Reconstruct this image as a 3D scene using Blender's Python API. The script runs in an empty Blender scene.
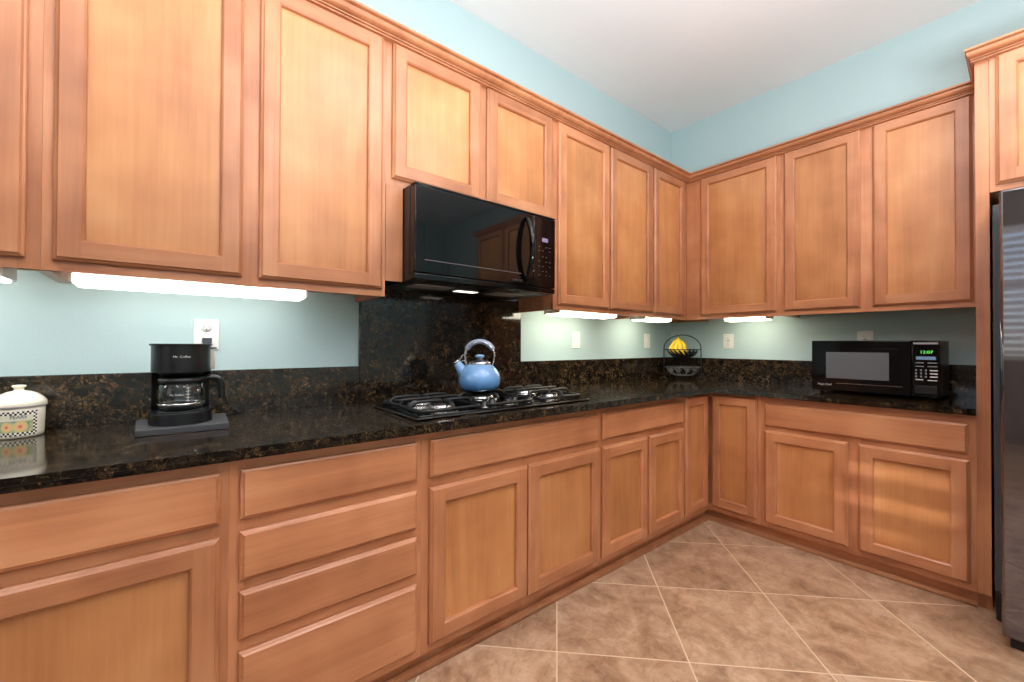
import bpy, bmesh, math, random
from mathutils import Vector, Matrix
random.seed(7)
PI = math.pi
SC = bpy.context.scene
COL = SC.collection

# ------------------------------------------------------------------ camera
YAW, PITCH, ROLL, FPX = 0.8917, 0.0088, 0.0037, 416.035
CAM = Vector((1.9895, -3.4184, 1.1629))
fw = Vector((-math.sin(YAW)*math.cos(PITCH), math.cos(YAW)*math.cos(PITCH), math.sin(PITCH)))
r0 = Vector((math.cos(YAW), math.sin(YAW), 0)); u0 = r0.cross(fw)
rt = r0*math.cos(ROLL) + u0*math.sin(ROLL); up = -r0*math.sin(ROLL) + u0*math.cos(ROLL)
cd = bpy.data.cameras.new('camera'); cam = bpy.data.objects.new('camera', cd); COL.objects.link(cam)
cd.sensor_fit = 'HORIZONTAL'; cd.sensor_width = 36.0; cd.lens = FPX/1024*36.0
cd.clip_start = 0.02; cd.clip_end = 100
cam.matrix_world = Matrix(((rt.x, up.x, -fw.x, CAM.x), (rt.y, up.y, -fw.y, CAM.y), (rt.z, up.z, -fw.z, CAM.z), (0, 0, 0, 1)))
SC.camera = cam

# ------------------------------------------------------------------ world, lamps, exposure
SC.view_settings.view_transform = 'Standard'; SC.view_settings.look = 'None'
SC.view_settings.gamma = 1.0; SC.view_settings.use_curve_mapping = False
SC.view_settings.exposure = -0.06
SC.cycles.use_denoising = True
SC.cycles.max_bounces = 10; SC.cycles.diffuse_bounces = 5; SC.cycles.glossy_bounces = 5
SC.cycles.transmission_bounces = 8; SC.cycles.sample_clamp_indirect = 6.0
SC.cycles.caustics_reflective = False; SC.cycles.caustics_refractive = False

w = bpy.data.worlds.new('world'); SC.world = w; w.use_nodes = True
nt = w.node_tree; bg = nt.nodes['Background']
sky = nt.nodes.new('ShaderNodeTexSky'); sky.sky_type = 'HOSEK_WILKIE'; sky.turbidity = 3
sky.sun_direction = Vector((0.3, -0.7, 0.65)).normalized()
nt.links.new(sky.outputs[0], bg.inputs[0]); bg.inputs[1].default_value = 9.0

def lamp(name, loc, power, size, color=(1, 1, 1), rot=(0, 0, 0), sy=None):
    l = bpy.data.lights.new(name, 'AREA'); l.energy = power; l.color = color
    l.shape = 'RECTANGLE' if sy else 'SQUARE'; l.size = size
    if sy: l.size_y = sy
    o = bpy.data.objects.new(name, l); o.location = loc; o.rotation_euler = rot; COL.objects.link(o); return o
# assumed ceiling lamps of the kitchen and one added fill (all behind / above the photographer)
LW = (1.0, 0.95, 0.90)
lamp('ceiling_lamp_or_fill', (1.75, -2.45, 3.03), 10, 0.5, LW)
lamp('ceiling_lamp_or_fill', (2.5, -1.5, 3.03), 16, 0.5, LW)  # added unseen fill that brightens the right wall and corner
lamp('ceiling_lamp_or_fill', (1.35, -4.25, 3.03), 12, 0.6, LW)
lamp('ceiling_lamp_or_fill', (3.3, -2.6, 3.03), 14, 0.6, LW)
lamp('ceiling_lamp_or_fill', (3.3, -4.5, 3.03), 10, 0.6, LW)
# added unseen lamp facing up, brightens the ceiling and fills the room
lamp('ceiling_fill', (2.4, -2.75, 1.45), 178, 0.9, (0.93, 0.97, 1.0), (math.radians(180), 0, 0))
# added narrow spot lamp imitating low sun through the rear window's blind: its stripes fall on the lower right door
sp_ = bpy.data.lights.new('added_stripe_spot', 'SPOT'); sp_.energy = 2600; sp_.color = (1.0, 0.93, 0.80); sp_.spot_size = math.radians(2.5); sp_.spot_blend = 0.55; sp_.shadow_soft_size = 0.02
so_ = bpy.data.objects.new('added_stripe_spot', sp_); COL.objects.link(so_); so_.location = (2.86, -12.27, 2.32)
so_.rotation_euler = (Vector((1.57, -0.68, 0.44))-so_.location).to_track_quat('-Z', 'Y').to_euler()

# ------------------------------------------------------------------ material helpers
def srgb(r, g, b):
    f = lambda c: (c/255/12.92) if c/255 <= 0.04045 else ((c/255+0.055)/1.055)**2.4
    return (f(r), f(g), f(b), 1)
class N:
    def __init__(s, name):
        s.m = bpy.data.materials.new(name); s.m.use_nodes = True; s.t = s.m.node_tree
        s.b = s.t.nodes['Principled BSDF']
    def n(s, typ, **kw):
        nd = s.t.nodes.new(typ)
        for k, v in kw.items():
            if hasattr(nd, k): setattr(nd, k, v)
        return nd
    def l(s, a, b): s.t.links.new(a, b)
    def set(s, **kw):
        for k, v in kw.items(): s.b.inputs[k.replace('_', ' ')].default_value = v
        return s
    def math(s, op, a, b=None, c=None):
        nd = s.n('ShaderNodeMath', operation=op)
        for i, v in enumerate((a, b, c)):
            if v is None: continue
            if isinstance(v, (int, float)): nd.inputs[i].default_value = v
            else: s.l(v, nd.inputs[i])
        return nd.outputs[0]
    def ramp(s, fac, stops, interp='LINEAR'):
        nd = s.n('ShaderNodeValToRGB'); e = nd.color_ramp.elements; nd.color_ramp.interpolation = interp
        while len(e) < len(stops): e.new(0.5)
        for el, (p, c) in zip(e, stops): el.position = p; el.color = c
        s.l(fac, nd.inputs[0]); return nd.outputs[0]
    def mix(s, fac, a, b, mode='MIX'):
        nd = s.n('ShaderNodeMix', data_type='RGBA', blend_type=mode)
        if isinstance(fac, (int, float)): nd.inputs[0].default_value = fac
        else: s.l(fac, nd.inputs[0])
        for v, i in ((a, 6), (b, 7)):
            if isinstance(v, tuple): nd.inputs[i].default_value = v
            else: s.l(v, nd.inputs[i])
        return nd.outputs[2]
    def noise(s, vec, scale, detail=2, rough=0.5, dist=0.0):
        nd = s.n('ShaderNodeTexNoise'); nd.inputs['Scale'].default_value = scale
        nd.inputs['Detail'].default_value = detail; nd.inputs['Roughness'].default_value = rough
        nd.inputs['Distortion'].default_value = dist
        if vec is not None: s.l(vec, nd.inputs['Vector'])
        return nd.outputs[0]
    def mapping(s, vec, scale=(1, 1, 1), rot=(0, 0, 0)):
        nd = s.n('ShaderNodeMapping'); nd.inputs['Scale'].default_value = scale; nd.inputs['Rotation'].default_value = rot
        s.l(vec, nd.inputs['Vector']); return nd.outputs[0]
    def bump(s, h, strength=0.2, dist=0.01):
        nd = s.n('ShaderNodeBump'); nd.inputs['Strength'].default_value = strength; nd.inputs['Distance'].default_value = dist
        s.l(h, nd.inputs['Height']); s.l(nd.outputs[0], s.b.inputs['Normal'])
    def obj(s): return s.n('ShaderNodeTexCoord').outputs['Object']
    def pos(s): return s.n('ShaderNodeNewGeometry').outputs['Position']
    def base(s, c): s.l(c, s.b.inputs['Base Color'])

def simple(name, col, rough=0.5, metal=0.0, **kw):
    k = N(name); k.set(Base_Color=col, Roughness=rough, Metallic=metal)
    for a, v in kw.items(): k.b.inputs[a.replace('_', ' ')].default_value = v
    return k.m

def maple(name, dark, mid, light, axis):
    k = N(name)
    info = k.n('ShaderNodeObjectInfo')
    off = k.n('ShaderNodeVectorMath', operation='MULTIPLY_ADD')
    off.inputs[1].default_value = (1, 1, 1)
    k.l(k.obj(), off.inputs[0])
    comb = k.n('ShaderNodeCombineXYZ')
    r = k.math('MULTIPLY', info.outputs['Random'], 37.0)
    for i in range(3): k.l(r, comb.inputs[i])
    k.l(comb.outputs[0], off.inputs[2])
    v = off.outputs[0]
    sc = {'z': (9, 9, 0.9), 'x': (0.9, 9, 9)}[axis]
    fine = {'z': (90, 90, 2.5), 'x': (2.5, 90, 90)}[axis]
    big = k.noise(k.mapping(v, sc), 1.0, 3, 0.55, 0.6)
    fi = k.noise(k.mapping(v, fine), 1.0, 3, 0.6, 0.3)
    blot = k.noise(v, 5.0, 2, 0.5)
    f = k.math('ADD', k.math('MULTIPLY', big, 0.42), k.math('ADD', k.math('MULTIPLY', fi, 0.17), k.math('MULTIPLY', blot, 0.42)))
    c = k.ramp(f, [(0.36, dark), (0.52, mid), (0.68, light)])
    hsv = k.n('ShaderNodeHueSaturation')
    k.l(c, hsv.inputs['Color']); k.l(k.math('ADD', k.math('MULTIPLY', info.outputs['Random'], 0.16), 0.92), hsv.inputs['Value'])
    k.base(hsv.outputs[0])
    k.set(Roughness=0.36, Coat_Weight=0.25, Coat_Roughness=0.22)
    k.bump(fi, 0.04, 0.002)
    return k.m
D, M_, L_ = srgb(158, 98, 64), srgb(186, 123, 84), srgb(205, 145, 104)
MAPLE_V = maple('maple_upright_grain', D, M_, L_, 'z')
MAPLE_H = maple('maple_level_grain', D, M_, L_, 'x')
MAPLE_P = maple('maple_veneer', srgb(172, 110, 64), srgb(193, 130, 80), srgb(208, 149, 98), 'z')
INNER = simple('cabinet_underside_birch', srgb(190, 170, 130), 0.6)

def paint(name, col, bump=0.12):
    k = N(name); p = k.pos()
    k.base(k.ramp(k.noise(p, 1.2, 2), [(0.3, tuple(c*0.97 for c in col[:3])+(1,)), (0.7, col)]))
    k.set(Roughness=0.62); k.bump(k.noise(p, 110, 3, 0.6), bump, 0.004); return k.m
TEAL = paint('wall_paint_pale_teal', srgb(181, 204, 207), 0.16)
TAUPE = paint('wall_paint_taupe', srgb(118, 104, 96), 0.18)
WHITE_C = paint('ceiling_paint', srgb(230, 227, 228), 0.05)

def granite():
    k = N('dark_brown_granite'); p = k.pos()
    big = k.noise(p, 14, 3, 0.6, 0.8); mid = k.noise(p, 78, 4, 0.7, 1.0); fin = k.noise(p, 230, 3, 0.65, 0.4)
    f = k.math('ADD', k.math('MULTIPLY', big, 0.28), k.math('ADD', k.math('MULTIPLY', mid, 0.50), k.math('MULTIPLY', fin, 0.30)))
    c = k.ramp(f, [(0.46, srgb(11, 10, 10)), (0.54, srgb(28, 23, 18)), (0.59, srgb(58, 44, 30)), (0.64, srgb(98, 76, 50)), (0.71, srgb(160, 132, 92))])
    vein = k.ramp(k.math('ABSOLUTE', k.math('SUBTRACT', k.noise(p, 36, 4, 0.6, 1.5), 0.5)), [(0.0, (1, 1, 1, 1)), (0.018, (0, 0, 0, 1))])
    c = k.mix(k.math('MULTIPLY', vein, 0.35), c, srgb(112, 88, 58))
    dark = k.ramp(k.noise(p, 30, 2, 0.5), [(0.36, (1, 1, 1, 1)), (0.46, (0, 0, 0, 1))])
    c = k.mix(k.math('MULTIPLY', dark, 0.8), c, srgb(10, 9, 10))
    k.base(c); k.set(Roughness=0.10, Specular_IOR_Level=0.6); return k.m
GRANITE = granite()

def tiles():
    k = N('travertine_diagonal_tiles'); p = k.pos(); s = k.n('ShaderNodeSeparateXYZ'); k.l(p, s.inputs[0])
    x, y = s.outputs[0], s.outputs[1]
    T = 0.4825; q = 1/math.sqrt(2)
    u = k.math('DIVIDE', k.math('ADD', k.math('MULTIPLY', k.math('ADD', x, y), q), 0.523 + 20*T), T)
    v = k.math('DIVIDE', k.math('ADD', k.math('MULTIPLY', k.math('SUBTRACT', y, x), q), 1.262 + 20*T), T)
    def line(a):
        fr = k.math('FRACT', a); return k.math('MINIMUM', fr, k.math('SUBTRACT', 1.0, fr))
    d = k.math('MULTIPLY', k.math('MINIMUM', line(u), line(v)), T)
    grout = k.math('LESS_THAN', d, 0.0030)
    cmb = k.n('ShaderNodeCombineXYZ'); k.l(k.math('FLOOR', u), cmb.inputs[0]); k.l(k.math('FLOOR', v), cmb.inputs[1])
    wn = k.n('ShaderNodeTexWhiteNoise', noise_dimensions='2D'); k.l(cmb.outputs[0], wn.inputs['Vector'])
    off = k.n('ShaderNodeVectorMath', operation='MULTIPLY_ADD'); k.l(wn.outputs['Color'], off.inputs[0])
    off.inputs[1].default_value = (9, 9, 9); k.l(p, off.inputs[2])
    v2 = off.outputs[0]
    cloud = k.noise(v2, 4.5, 6, 0.62, 1.2)
    fine = k.noise(v2, 26, 5, 0.65, 0.8)
    c = k.ramp(cloud, [(0.32, srgb(132, 98, 72)), (0.45, srgb(164, 128, 100)), (0.58, srgb(184, 150, 122)), (0.72, srgb(200, 170, 144))])
    vein = k.ramp(k.math('ABSOLUTE', k.math('SUBTRACT', k.noise(v2, 6.5, 5, 0.6, 1.6), 0.5)), [(0.0, (1, 1, 1, 1)), (0.022, (0, 0, 0, 1))])
    c = k.mix(k.math('MULTIPLY', vein, 0.5), c, srgb(136, 98, 72))
    c = k.mix(k.math('MULTIPLY', k.ramp(fine, [(0.45, (0, 0, 0, 1)), (0.75, (1, 1, 1, 1))]), 0.35), c, srgb(224, 200, 172))
    hs = k.n('ShaderNodeHueSaturation'); k.l(c, hs.inputs['Color']); k.l(k.math('ADD', k.math('MULTIPLY', wn.outputs['Value'], 0.12), 0.94), hs.inputs['Value'])
    k.base(k.mix(grout, hs.outputs[0], srgb(222, 198, 170)))
    k.l(k.ramp(grout, [(0, (0.3, 0.3, 0.3, 1)), (1, (0.8, 0.8, 0.8, 1))]), k.b.inputs['Roughness'])
    k.bump(k.math('MINIMUM', k.math('DIVIDE', d, 0.006), 1.0), 0.35, 0.002)
    return k.m
TILES = tiles()

def emit(name, col, strength):
    k = N(name); k.set(Base_Color=col, Emission_Color=col, Emission_Strength=strength, Roughness=0.5); return k.m
LENS = emit('lit_fluorescent_lens', (1.0, 1.0, 0.96, 1), 9.0)
LENS_WARM = emit('lit_warm_fluorescent_lens', (1.0, 0.93, 0.72, 1), 15.0)
LENS_DIM = emit('hood_lamp_lens', (1.0, 0.93, 0.80, 1), 2.2)
LCD_GREEN = emit('green_lcd', (0.15, 0.9, 0.12, 1), 0.9)
LCD_PURPLE = emit('violet_lcd', (0.20, 0.15, 0.27, 1), 0.3)
BLACK_GLOSS = simple('black_gloss_enamel', srgb(8, 8, 9), 0.07, 0.0, Specular_IOR_Level=0.36)
BLACK_SATIN = simple('black_satin_plastic', srgb(20, 21, 23), 0.32)
BLACK_MATTE = simple('black_matte_iron', srgb(17, 18, 20), 0.4)
BLACK_GLASS = simple('black_glass', srgb(8, 8, 9), 0.03, 0.0, Specular_IOR_Level=0.38)
DARK_SLOT = simple('dark_slot', srgb(6, 6, 6), 0.8)
SCREEN_GREY = simple('perforated_door_screen', srgb(96, 98, 102), 0.14, 0.0, Specular_IOR_Level=0.6)
STEEL = simple('brushed_steel', srgb(200, 200, 202), 0.22, 1.0)
FILTER = simple('aluminium_grease_filter', srgb(176, 176, 172), 0.5, 0.0)
CHROME = simple('chrome_wire', srgb(210, 208, 206), 0.16, 1.0)
BLACKSTEEL = simple('black_stainless', srgb(120, 116, 118), 0.035, 0.9)
FRIDGE_SIDE = simple('charcoal_fridge_cabinet', srgb(66, 74, 82), 0.35)
WHITE_P = simple('white_plastic', srgb(240, 240, 236), 0.35)
WHITE_INK = simple('white_print', srgb(235, 235, 232), 0.5)
DIM_INK = simple('dim_grey_print', srgb(96, 88, 92), 0.5)
GREY_INK = simple('grey_print', srgb(150, 150, 155), 0.5)
BLUE_INK = simple('pale_blue_print', srgb(120, 160, 200), 0.5)
SLATE = simple('grey_slate_board', srgb(64, 64, 68), 0.5)
CREAM = simple('cream_glazed_ceramic', srgb(240, 232, 214), 0.15)
NAVY_INK = simple('navy_print', srgb(40, 60, 95), 0.4)
GREY_LINE = simple('grey_glaze_line', srgb(170, 160, 165), 0.3)
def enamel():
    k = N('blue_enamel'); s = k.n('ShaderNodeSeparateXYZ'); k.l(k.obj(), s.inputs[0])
    k.base(k.ramp(k.math('DIVIDE', s.outputs[2], 0.14), [(0.0, srgb(72, 138, 205)), (0.35, srgb(110, 160, 215)), (1.0, srgb(140, 180, 222))]))  # paler towards the top: reflected light put into the enamel colour
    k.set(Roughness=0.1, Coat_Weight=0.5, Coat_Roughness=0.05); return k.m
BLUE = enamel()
BLUE_G = simple('grey_blue_grip', srgb(158, 172, 200), 0.3)
IRON = simple('dark_bronze_wire', srgb(34, 38, 40), 0.35, 0.6)
IRON_LIT = simple('bronze_wire_painted_lit', srgb(120, 120, 116), 0.3, 0.8)  # same metal as the dark wire, its lit look put into a paler colour
def banana_mat():
    k = N('ripe_banana_skin'); p = k.obj()
    c = k.ramp(k.noise(p, 30, 3), [(0.3, srgb(228, 186, 30)), (0.7, srgb(248, 214, 60))])
    k.base(c); k.set(Roughness=0.45); return k.m
BANANA_M = banana_mat()
STEM_M = simple('banana_stem', srgb(120, 104, 48), 0.6)
def glassm(name, tint, rough=0.02):
    k = N(name); k.set(Base_Color=tint, Roughness=rough, IOR=1.45); k.b.inputs['Transmission Weight'].default_value = 1.0; return k.m
GLASS = glassm('clear_glass', (0.95, 0.97, 0.97, 1))
def thin_pane():
    k = N('window_glass'); out = k.t.nodes['Material Output']; mx = k.n('ShaderNodeMixShader'); tr = k.n('ShaderNodeBsdfTransparent'); gl = k.n('ShaderNodeBsdfGlossy'); gl.inputs['Roughness'].default_value = 0.02
    fr = k.n('ShaderNodeFresnel'); fr.inputs[0].default_value = 1.5
    k.l(fr.outputs[0], mx.inputs[0]); k.l(tr.outputs[0], mx.inputs[1]); k.l(gl.outputs[0], mx.inputs[2]); k.l(mx.outputs[0], out.inputs[0]); return k.m
PANE = thin_pane()
TANK = simple('smoked_clear_plastic', srgb(205, 205, 190), 0.25)
SLAT = simple('white_blind_slat', srgb(236, 238, 242), 0.5)
TRIM_W = simple('white_trim', srgb(236, 234, 230), 0.4)

# ------------------------------------------------------------------ geometry helpers
class MB:
    def __init__(s): s.bm = bmesh.new(); s.mats = []
    def mi(s, m):
        if m not in s.mats: s.mats.append(m)
        return s.mats.index(m)
    def _fin(s, faces, m, smooth=False):
        i = s.mi(m) if m else 0
        for f in faces: f.material_index = i; f.smooth = smooth
    def box(s, x0, x1, y0, y1, z0, z1, m=None, bev=0.0, seg=2):
        vs = [s.bm.verts.new((x, y, z)) for z in (z0, z1) for y in (y0, y1) for x in (x0, x1)]
        F = [(0, 2, 3, 1), (4, 5, 7, 6), (0, 1, 5, 4), (2, 6, 7, 3), (0, 4, 6, 2), (1, 3, 7, 5)]
        fs = [s.bm.faces.new([vs[i] for i in f]) for f in F]
        s._fin(fs, m)
        if bev > 0:
            es = list({e for f in fs for e in f.edges}); i = fs[0].material_index
            r = bmesh.ops.bevel(s.bm, geom=es, offset=bev, segments=seg, affect='EDGES', profile=0.5, clamp_overlap=True)
            for f in r['faces']: f.material_index = i; f.smooth = True
        return s
    def quad(s, a, b, c, d, m=None, smooth=False):
        f = s.bm.faces.new([s.bm.verts.new(p) for p in (a, b, c, d)]); s._fin([f], m, smooth); return s
    def prism(s, poly, axis, a0, a1, m=None, bev=0.0, seg=2, smooth=False):
        """poly: 2D outline; axis: extrusion axis. 'z': (x,y); 'x': (y,z); 'y': (x,z)"""
        mk = {'z': lambda p, a: (p[0], p[1], a), 'x': lambda p, a: (a, p[0], p[1]), 'y': lambda p, a: (p[0], a, p[1])}[axis]
        A = [s.bm.verts.new(mk(p, a0)) for p in poly]; B = [s.bm.verts.new(mk(p, a1)) for p in poly]
        n = len(poly); side = [s.bm.faces.new((A[i], A[(i+1) % n], B[(i+1) % n], B[i])) for i in range(n)]
        cap = [s.bm.faces.new(A[::-1]), s.bm.faces.new(B)]
        s._fin(side, m, smooth); s._fin(cap, m)
        if bev > 0:
            es = list({e for f in cap for e in f.edges}); i = cap[0].material_index
            r = bmesh.ops.bevel(s.bm, geom=es, offset=bev, segments=seg, affect='EDGES', profile=0.5, clamp_overlap=True)
            for f in r['faces']: f.material_index = i; f.smooth = True
        return s
    def lathe(s, prof, c=(0, 0, 0), seg=40, m=None, sx=1.0, sy=1.0, a0=0.0, a1=2*PI, axis='z'):
        full = abs(a1-a0-2*PI) < 1e-6; n = seg if full else seg+1
        def P(r, z, a):
            x, y = r*math.cos(a)*sx, r*math.sin(a)*sy
            if axis == 'z': return (c[0]+x, c[1]+y, c[2]+z)
            if axis == 'y': return (c[0]+x, c[1]+z, c[2]+y)
            return (c[0]+z, c[1]+x, c[2]+y)
        rings = []
        for r, z in prof:
            if r < 1e-6: rings.append([s.bm.verts.new(P(0, z, 0))])
            else: rings.append([s.bm.verts.new(P(r, z, a0+(a1-a0)*i/seg)) for i in range(n)])
        fs = []
        for A, B in zip(rings, rings[1:]):
            for i in range(seg):
                j = (i+1) % n
                if len(A) == 1 and len(B) == 1: continue
                if len(A) == 1: fs.append(s.bm.faces.new((A[0], B[j], B[i])))
                elif len(B) == 1: fs.append(s.bm.faces.new((A[i], A[j], B[0])))
                else: fs.append(s.bm.faces.new((A[i], A[j], B[j], B[i])))
        s._fin(fs, m, True); return s
    def tube(s, pts, r, m=None, seg=10, closed=False, caps=True):
        pts = [Vector(p) for p in pts]; n = len(pts); rs = r if isinstance(r, (list, tuple)) else [r]*n
        rings = []; ref = None
        for i in range(n):
            if closed: t = pts[(i+1) % n]-pts[i-1]
            else: t = pts[min(i+1, n-1)]-pts[max(i-1, 0)]
            t.normalize()
            if ref is None: ref = t.orthogonal().normalized()
            ref = (ref - t*ref.dot(t))
            if ref.length < 1e-5: ref = t.orthogonal()
            ref.normalize(); b = t.cross(ref)
            rings.append([s.bm.verts.new(pts[i]+(ref*math.cos(2*PI*k/seg)+b*math.sin(2*PI*k/seg))*rs[i]) for k in range(seg)])
        fs = []
        for i in range(n if closed else n-1):
            A, B = rings[i], rings[(i+1) % n]
            if closed and i == n-1:
                o = min(range(seg), key=lambda k: (B[k].co-A[0].co).length); B = B[o:]+B[:o]
            for k in range(seg):
                fs.append(s.bm.faces.new((A[k], A[(k+1) % seg], B[(k+1) % seg], B[k])))
        s._fin(fs, m, True)
        if not closed and caps:
            s._fin([s.bm.faces.new(rings[0][::-1]), s.bm.faces.new(rings[-1])], m)
        return s
    def grid(s, rows, m=None, smooth=True, thick=0.0):
        V = [[s.bm.verts.new(p) for p in row] for row in rows]; fs = []
        for A, B in zip(V, V[1:]):
            for i in range(len(A)-1): fs.append(s.bm.faces.new((A[i], A[i+1], B[i+1], B[i])))
        s._fin(fs, m, smooth)
        return s
    def build(s, name, mat=None, parent=None, recalc=True):
        if recalc: bmesh.ops.recalc_face_normals(s.bm, faces=s.bm.faces[:])
        me = bpy.data.meshes.new(name); s.bm.to_mesh(me); s.bm.free()
        for m in (s.mats or [mat]): me.materials.append(m)
        o = bpy.data.objects.new(name, me); COL.objects.link(o)
        if parent: o.parent = parent
        return o
def tag(o, label, cat, group=None):
    o['label'] = label; o['category'] = cat
    if group: o['group'] = group
    return o
def thing(name, label, cat, loc=(0, 0, 0), rz=0.0, group=None):
    o = bpy.data.objects.new(name, None); o.empty_display_size = 0.05; COL.objects.link(o)
    o.location = loc; o.rotation_euler = (0, 0, rz); return tag(o, label, cat, group)
def struct(o): o['kind'] = 'structure'; return o
def text_mesh(name, body, width, mat, parent, place, depth=0.0006, height=None, label=None):
    """place(tx, tz) -> (point, outward normal): tx centred, tz from the baseline middle"""
    cu = bpy.data.curves.new('t', 'FONT'); cu.body = body; cu.size = 1.0; cu.resolution_u = 3
    tmp = bpy.data.objects.new('t', cu); COL.objects.link(tmp)
    bpy.context.view_layer.update()
    me = bpy.data.meshes.new_from_object(tmp.evaluated_get(bpy.context.evaluated_depsgraph_get()))
    bpy.data.objects.remove(tmp); bpy.data.curves.remove(cu)
    xs = [v.co.x for v in me.vertices]; ys = [v.co.y for v in me.vertices]
    k = width/(max(xs)-min(xs)); kz = (height/(max(ys)-min(ys))) if height else k
    cx, cy = (max(xs)+min(xs))/2, (max(ys)+min(ys))/2
    for v in me.vertices:
        p, n = place((v.co.x-cx)*k, (v.co.y-cy)*kz); v.co = Vector(p)+Vector(n)*depth
    me.name = name; me.materials.clear(); me.materials.append(mat)
    o = bpy.data.objects.new(name, me); COL.objects.link(o); o.parent = parent
    if label: o['label'] = label
    return o
def arc(cx, cy, r, a0, a1, n): return [(cx+r*math.cos(a0+(a1-a0)*i/n), cy+r*math.sin(a0+(a1-a0)*i/n)) for i in range(n+1)]
def smooth_path(pts, n=8, closed=False):
    pts = [Vector(p) for p in pts]; out = []; m = len(pts); rng = range(m if closed else m-1)
    for i in rng:
        p0 = pts[(i-1) % m] if closed or i > 0 else pts[i]; p1 = pts[i]; p2 = pts[(i+1) % m]
        p3 = pts[(i+2) % m] if closed or i+2 < m else p2
        for j in range(n):
            t = j/n
            out.append(0.5*((2*p1)+(-p0+p2)*t+(2*p0-5*p1+4*p2-p3)*t*t+(-p0+3*p1-3*p2+p3)*t**3))
    if not closed: out.append(pts[-1])
    return out

# ------------------------------------------------------------------ room shell
H = 3.058; XR = 4.8; YF = -6.2
struct(MB().box(-0.12, XR+0.12, YF-0.12, 0.12, -0.1, 0.0).build('floor', TILES))
struct(MB().box(-0.12, XR+0.12, YF-0.12, 0.12, H, H+0.1).build('ceiling', WHITE_C))
struct(MB().box(-0.12, 0, YF, 0, 0, H).build('wall_left', TEAL))
struct(MB().box(-0.12, XR+0.12, 0, 0.12, 0, H).build('wall_back', TEAL))
struct(MB().box(XR, XR+0.12, YF, 0, 0, H).build('wall_right', TEAL))
WX0, WX1, WZ0, WZ1 = 1.25, 3.05, 1.0, 2.62
b = MB()
b.box(-0.12, WX0, YF-0.12, YF, 0, H); b.box(WX1, XR+0.12, YF-0.12, YF, 0, H)
b.box(WX0, WX1, YF-0.12, YF, 0, WZ0); b.box(WX0, WX1, YF-0.12, YF, WZ1, H)
struct(b.build('wall_front', TAUPE))
wn = MB()
for x0, x1, z0, z1 in ((WX0, WX1, WZ0, WZ0+0.05), (WX0, WX1, WZ1-0.05, WZ1), (WX0, WX0+0.05, WZ0, WZ1), (WX1-0.05, WX1, WZ0, WZ1), (WX0, WX1, 1.86, 1.93)):
    wn.box(x0, x1, YF-0.10, YF-0.05, z0, z1)
win = struct(wn.build('window_1', TRIM_W))
MB().box(WX0+0.04, WX1-0.04, YF-0.08, YF-0.074, WZ0+0.04, WZ1-0.04).build('window_pane', PANE, win)

# ------------------------------------------------------------------ cabinetry (local frame: x along the run, y into the wall, z up)
UD, BD, DT = 0.3211, 0.6557, 0.020           # upper depth, base depth, door thickness
UZ0, UZ1 = 1.360, 2.432
DZ0, DZ1 = 1.389, 2.425
def edge_ring(b, x0, x1, z0, z1, ya, yb, ins, m_v, m_h):
    o = [(x0, z0), (x1, z0), (x1, z1), (x0, z1)]; i = [(x0+ins, z0+ins), (x1-ins, z0+ins), (x1-ins, z1-ins), (x0+ins, z1-ins)]
    for k in range(4):
        n = (k+1) % 4
        b.quad((o[k][0], ya, o[k][1]), (o[n][0], ya, o[n][1]), (i[n][0], yb, i[n][1]), (i[k][0], yb, i[k][1]), m_h if k % 2 == 0 else m_v)
def slab_edges(b, x0, x1, z0, z1, yb, yf, m_v, m_h):
    """side walls plus the stepped, rounded outer edge; returns the flat face rectangle"""
    edge_ring(b, x0, x1, z0, z1, yb, yb-0.010, 0.0, m_v, m_h)
    edge_ring(b, x0, x1, z0, z1, yb-0.010, yb-0.0125, 0.0022, m_v, m_h)
    edge_ring(b, x0+0.0022, x1-0.0022, z0+0.0022, z1-0.0022, yb-0.0125, yb-0.0145, 0.0035, m_v, m_h)
    edge_ring(b, x0+0.0057, x1-0.0057, z0+0.0057, z1-0.0057, yb-0.0145, yf, 0.0045, m_v, m_h)
    return x0+0.0102, x1-0.0102, z0+0.0102, z1-0.0102
def door(parent, x0, x1, z0, z1, yb, rail=0.056, stile=0.056, lab=None):
    if parent.rotation_euler.z > 1: x1 += 0.004
    yf = yb-DT; b = MB(); V, Hm = MAPLE_V, MAPLE_H
    X0, X1, Z0, Z1 = slab_edges(b, x0, x1, z0, z1, yb, yf, V, Hm)
    a0, a1, c0, c1 = x0+stile, x1-stile, z0+rail, z1-rail
    b.quad((X0, yf, Z0), (a0, yf, Z0), (a0, yf, Z1), (X0, yf, Z1), V)
    b.quad((a1, yf, Z0), (X1, yf, Z0), (X1, yf, Z1), (a1, yf, Z1), V)
    b.quad((a0, yf, Z0), (a1, yf, Z0), (a1, yf, c0), (a0, yf, c0), Hm)
    b.quad((a0, yf, c1), (a1, yf, c1), (a1, yf, Z1), (a0, yf, Z1), Hm)
    edge_ring(b, a0, a1, c0, c1, yf, yf+0.0045, 0.0055, V, Hm)
    edge_ring(b, a0+0.0055, a1-0.0055, c0+0.0055, c1-0.0055, yf+0.0045, yf+0.0162, 0.0012, V, Hm)
    o = b.build('door', None, parent)
    if lab: o['label'] = lab
    p = MB(); p.box(a0-0.004, a1+0.004, yf+0.0160, yf+0.0198, c0-0.004, c1+0.004)
    p.build('door_panel', MAPLE_P, o)
    return o
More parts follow.
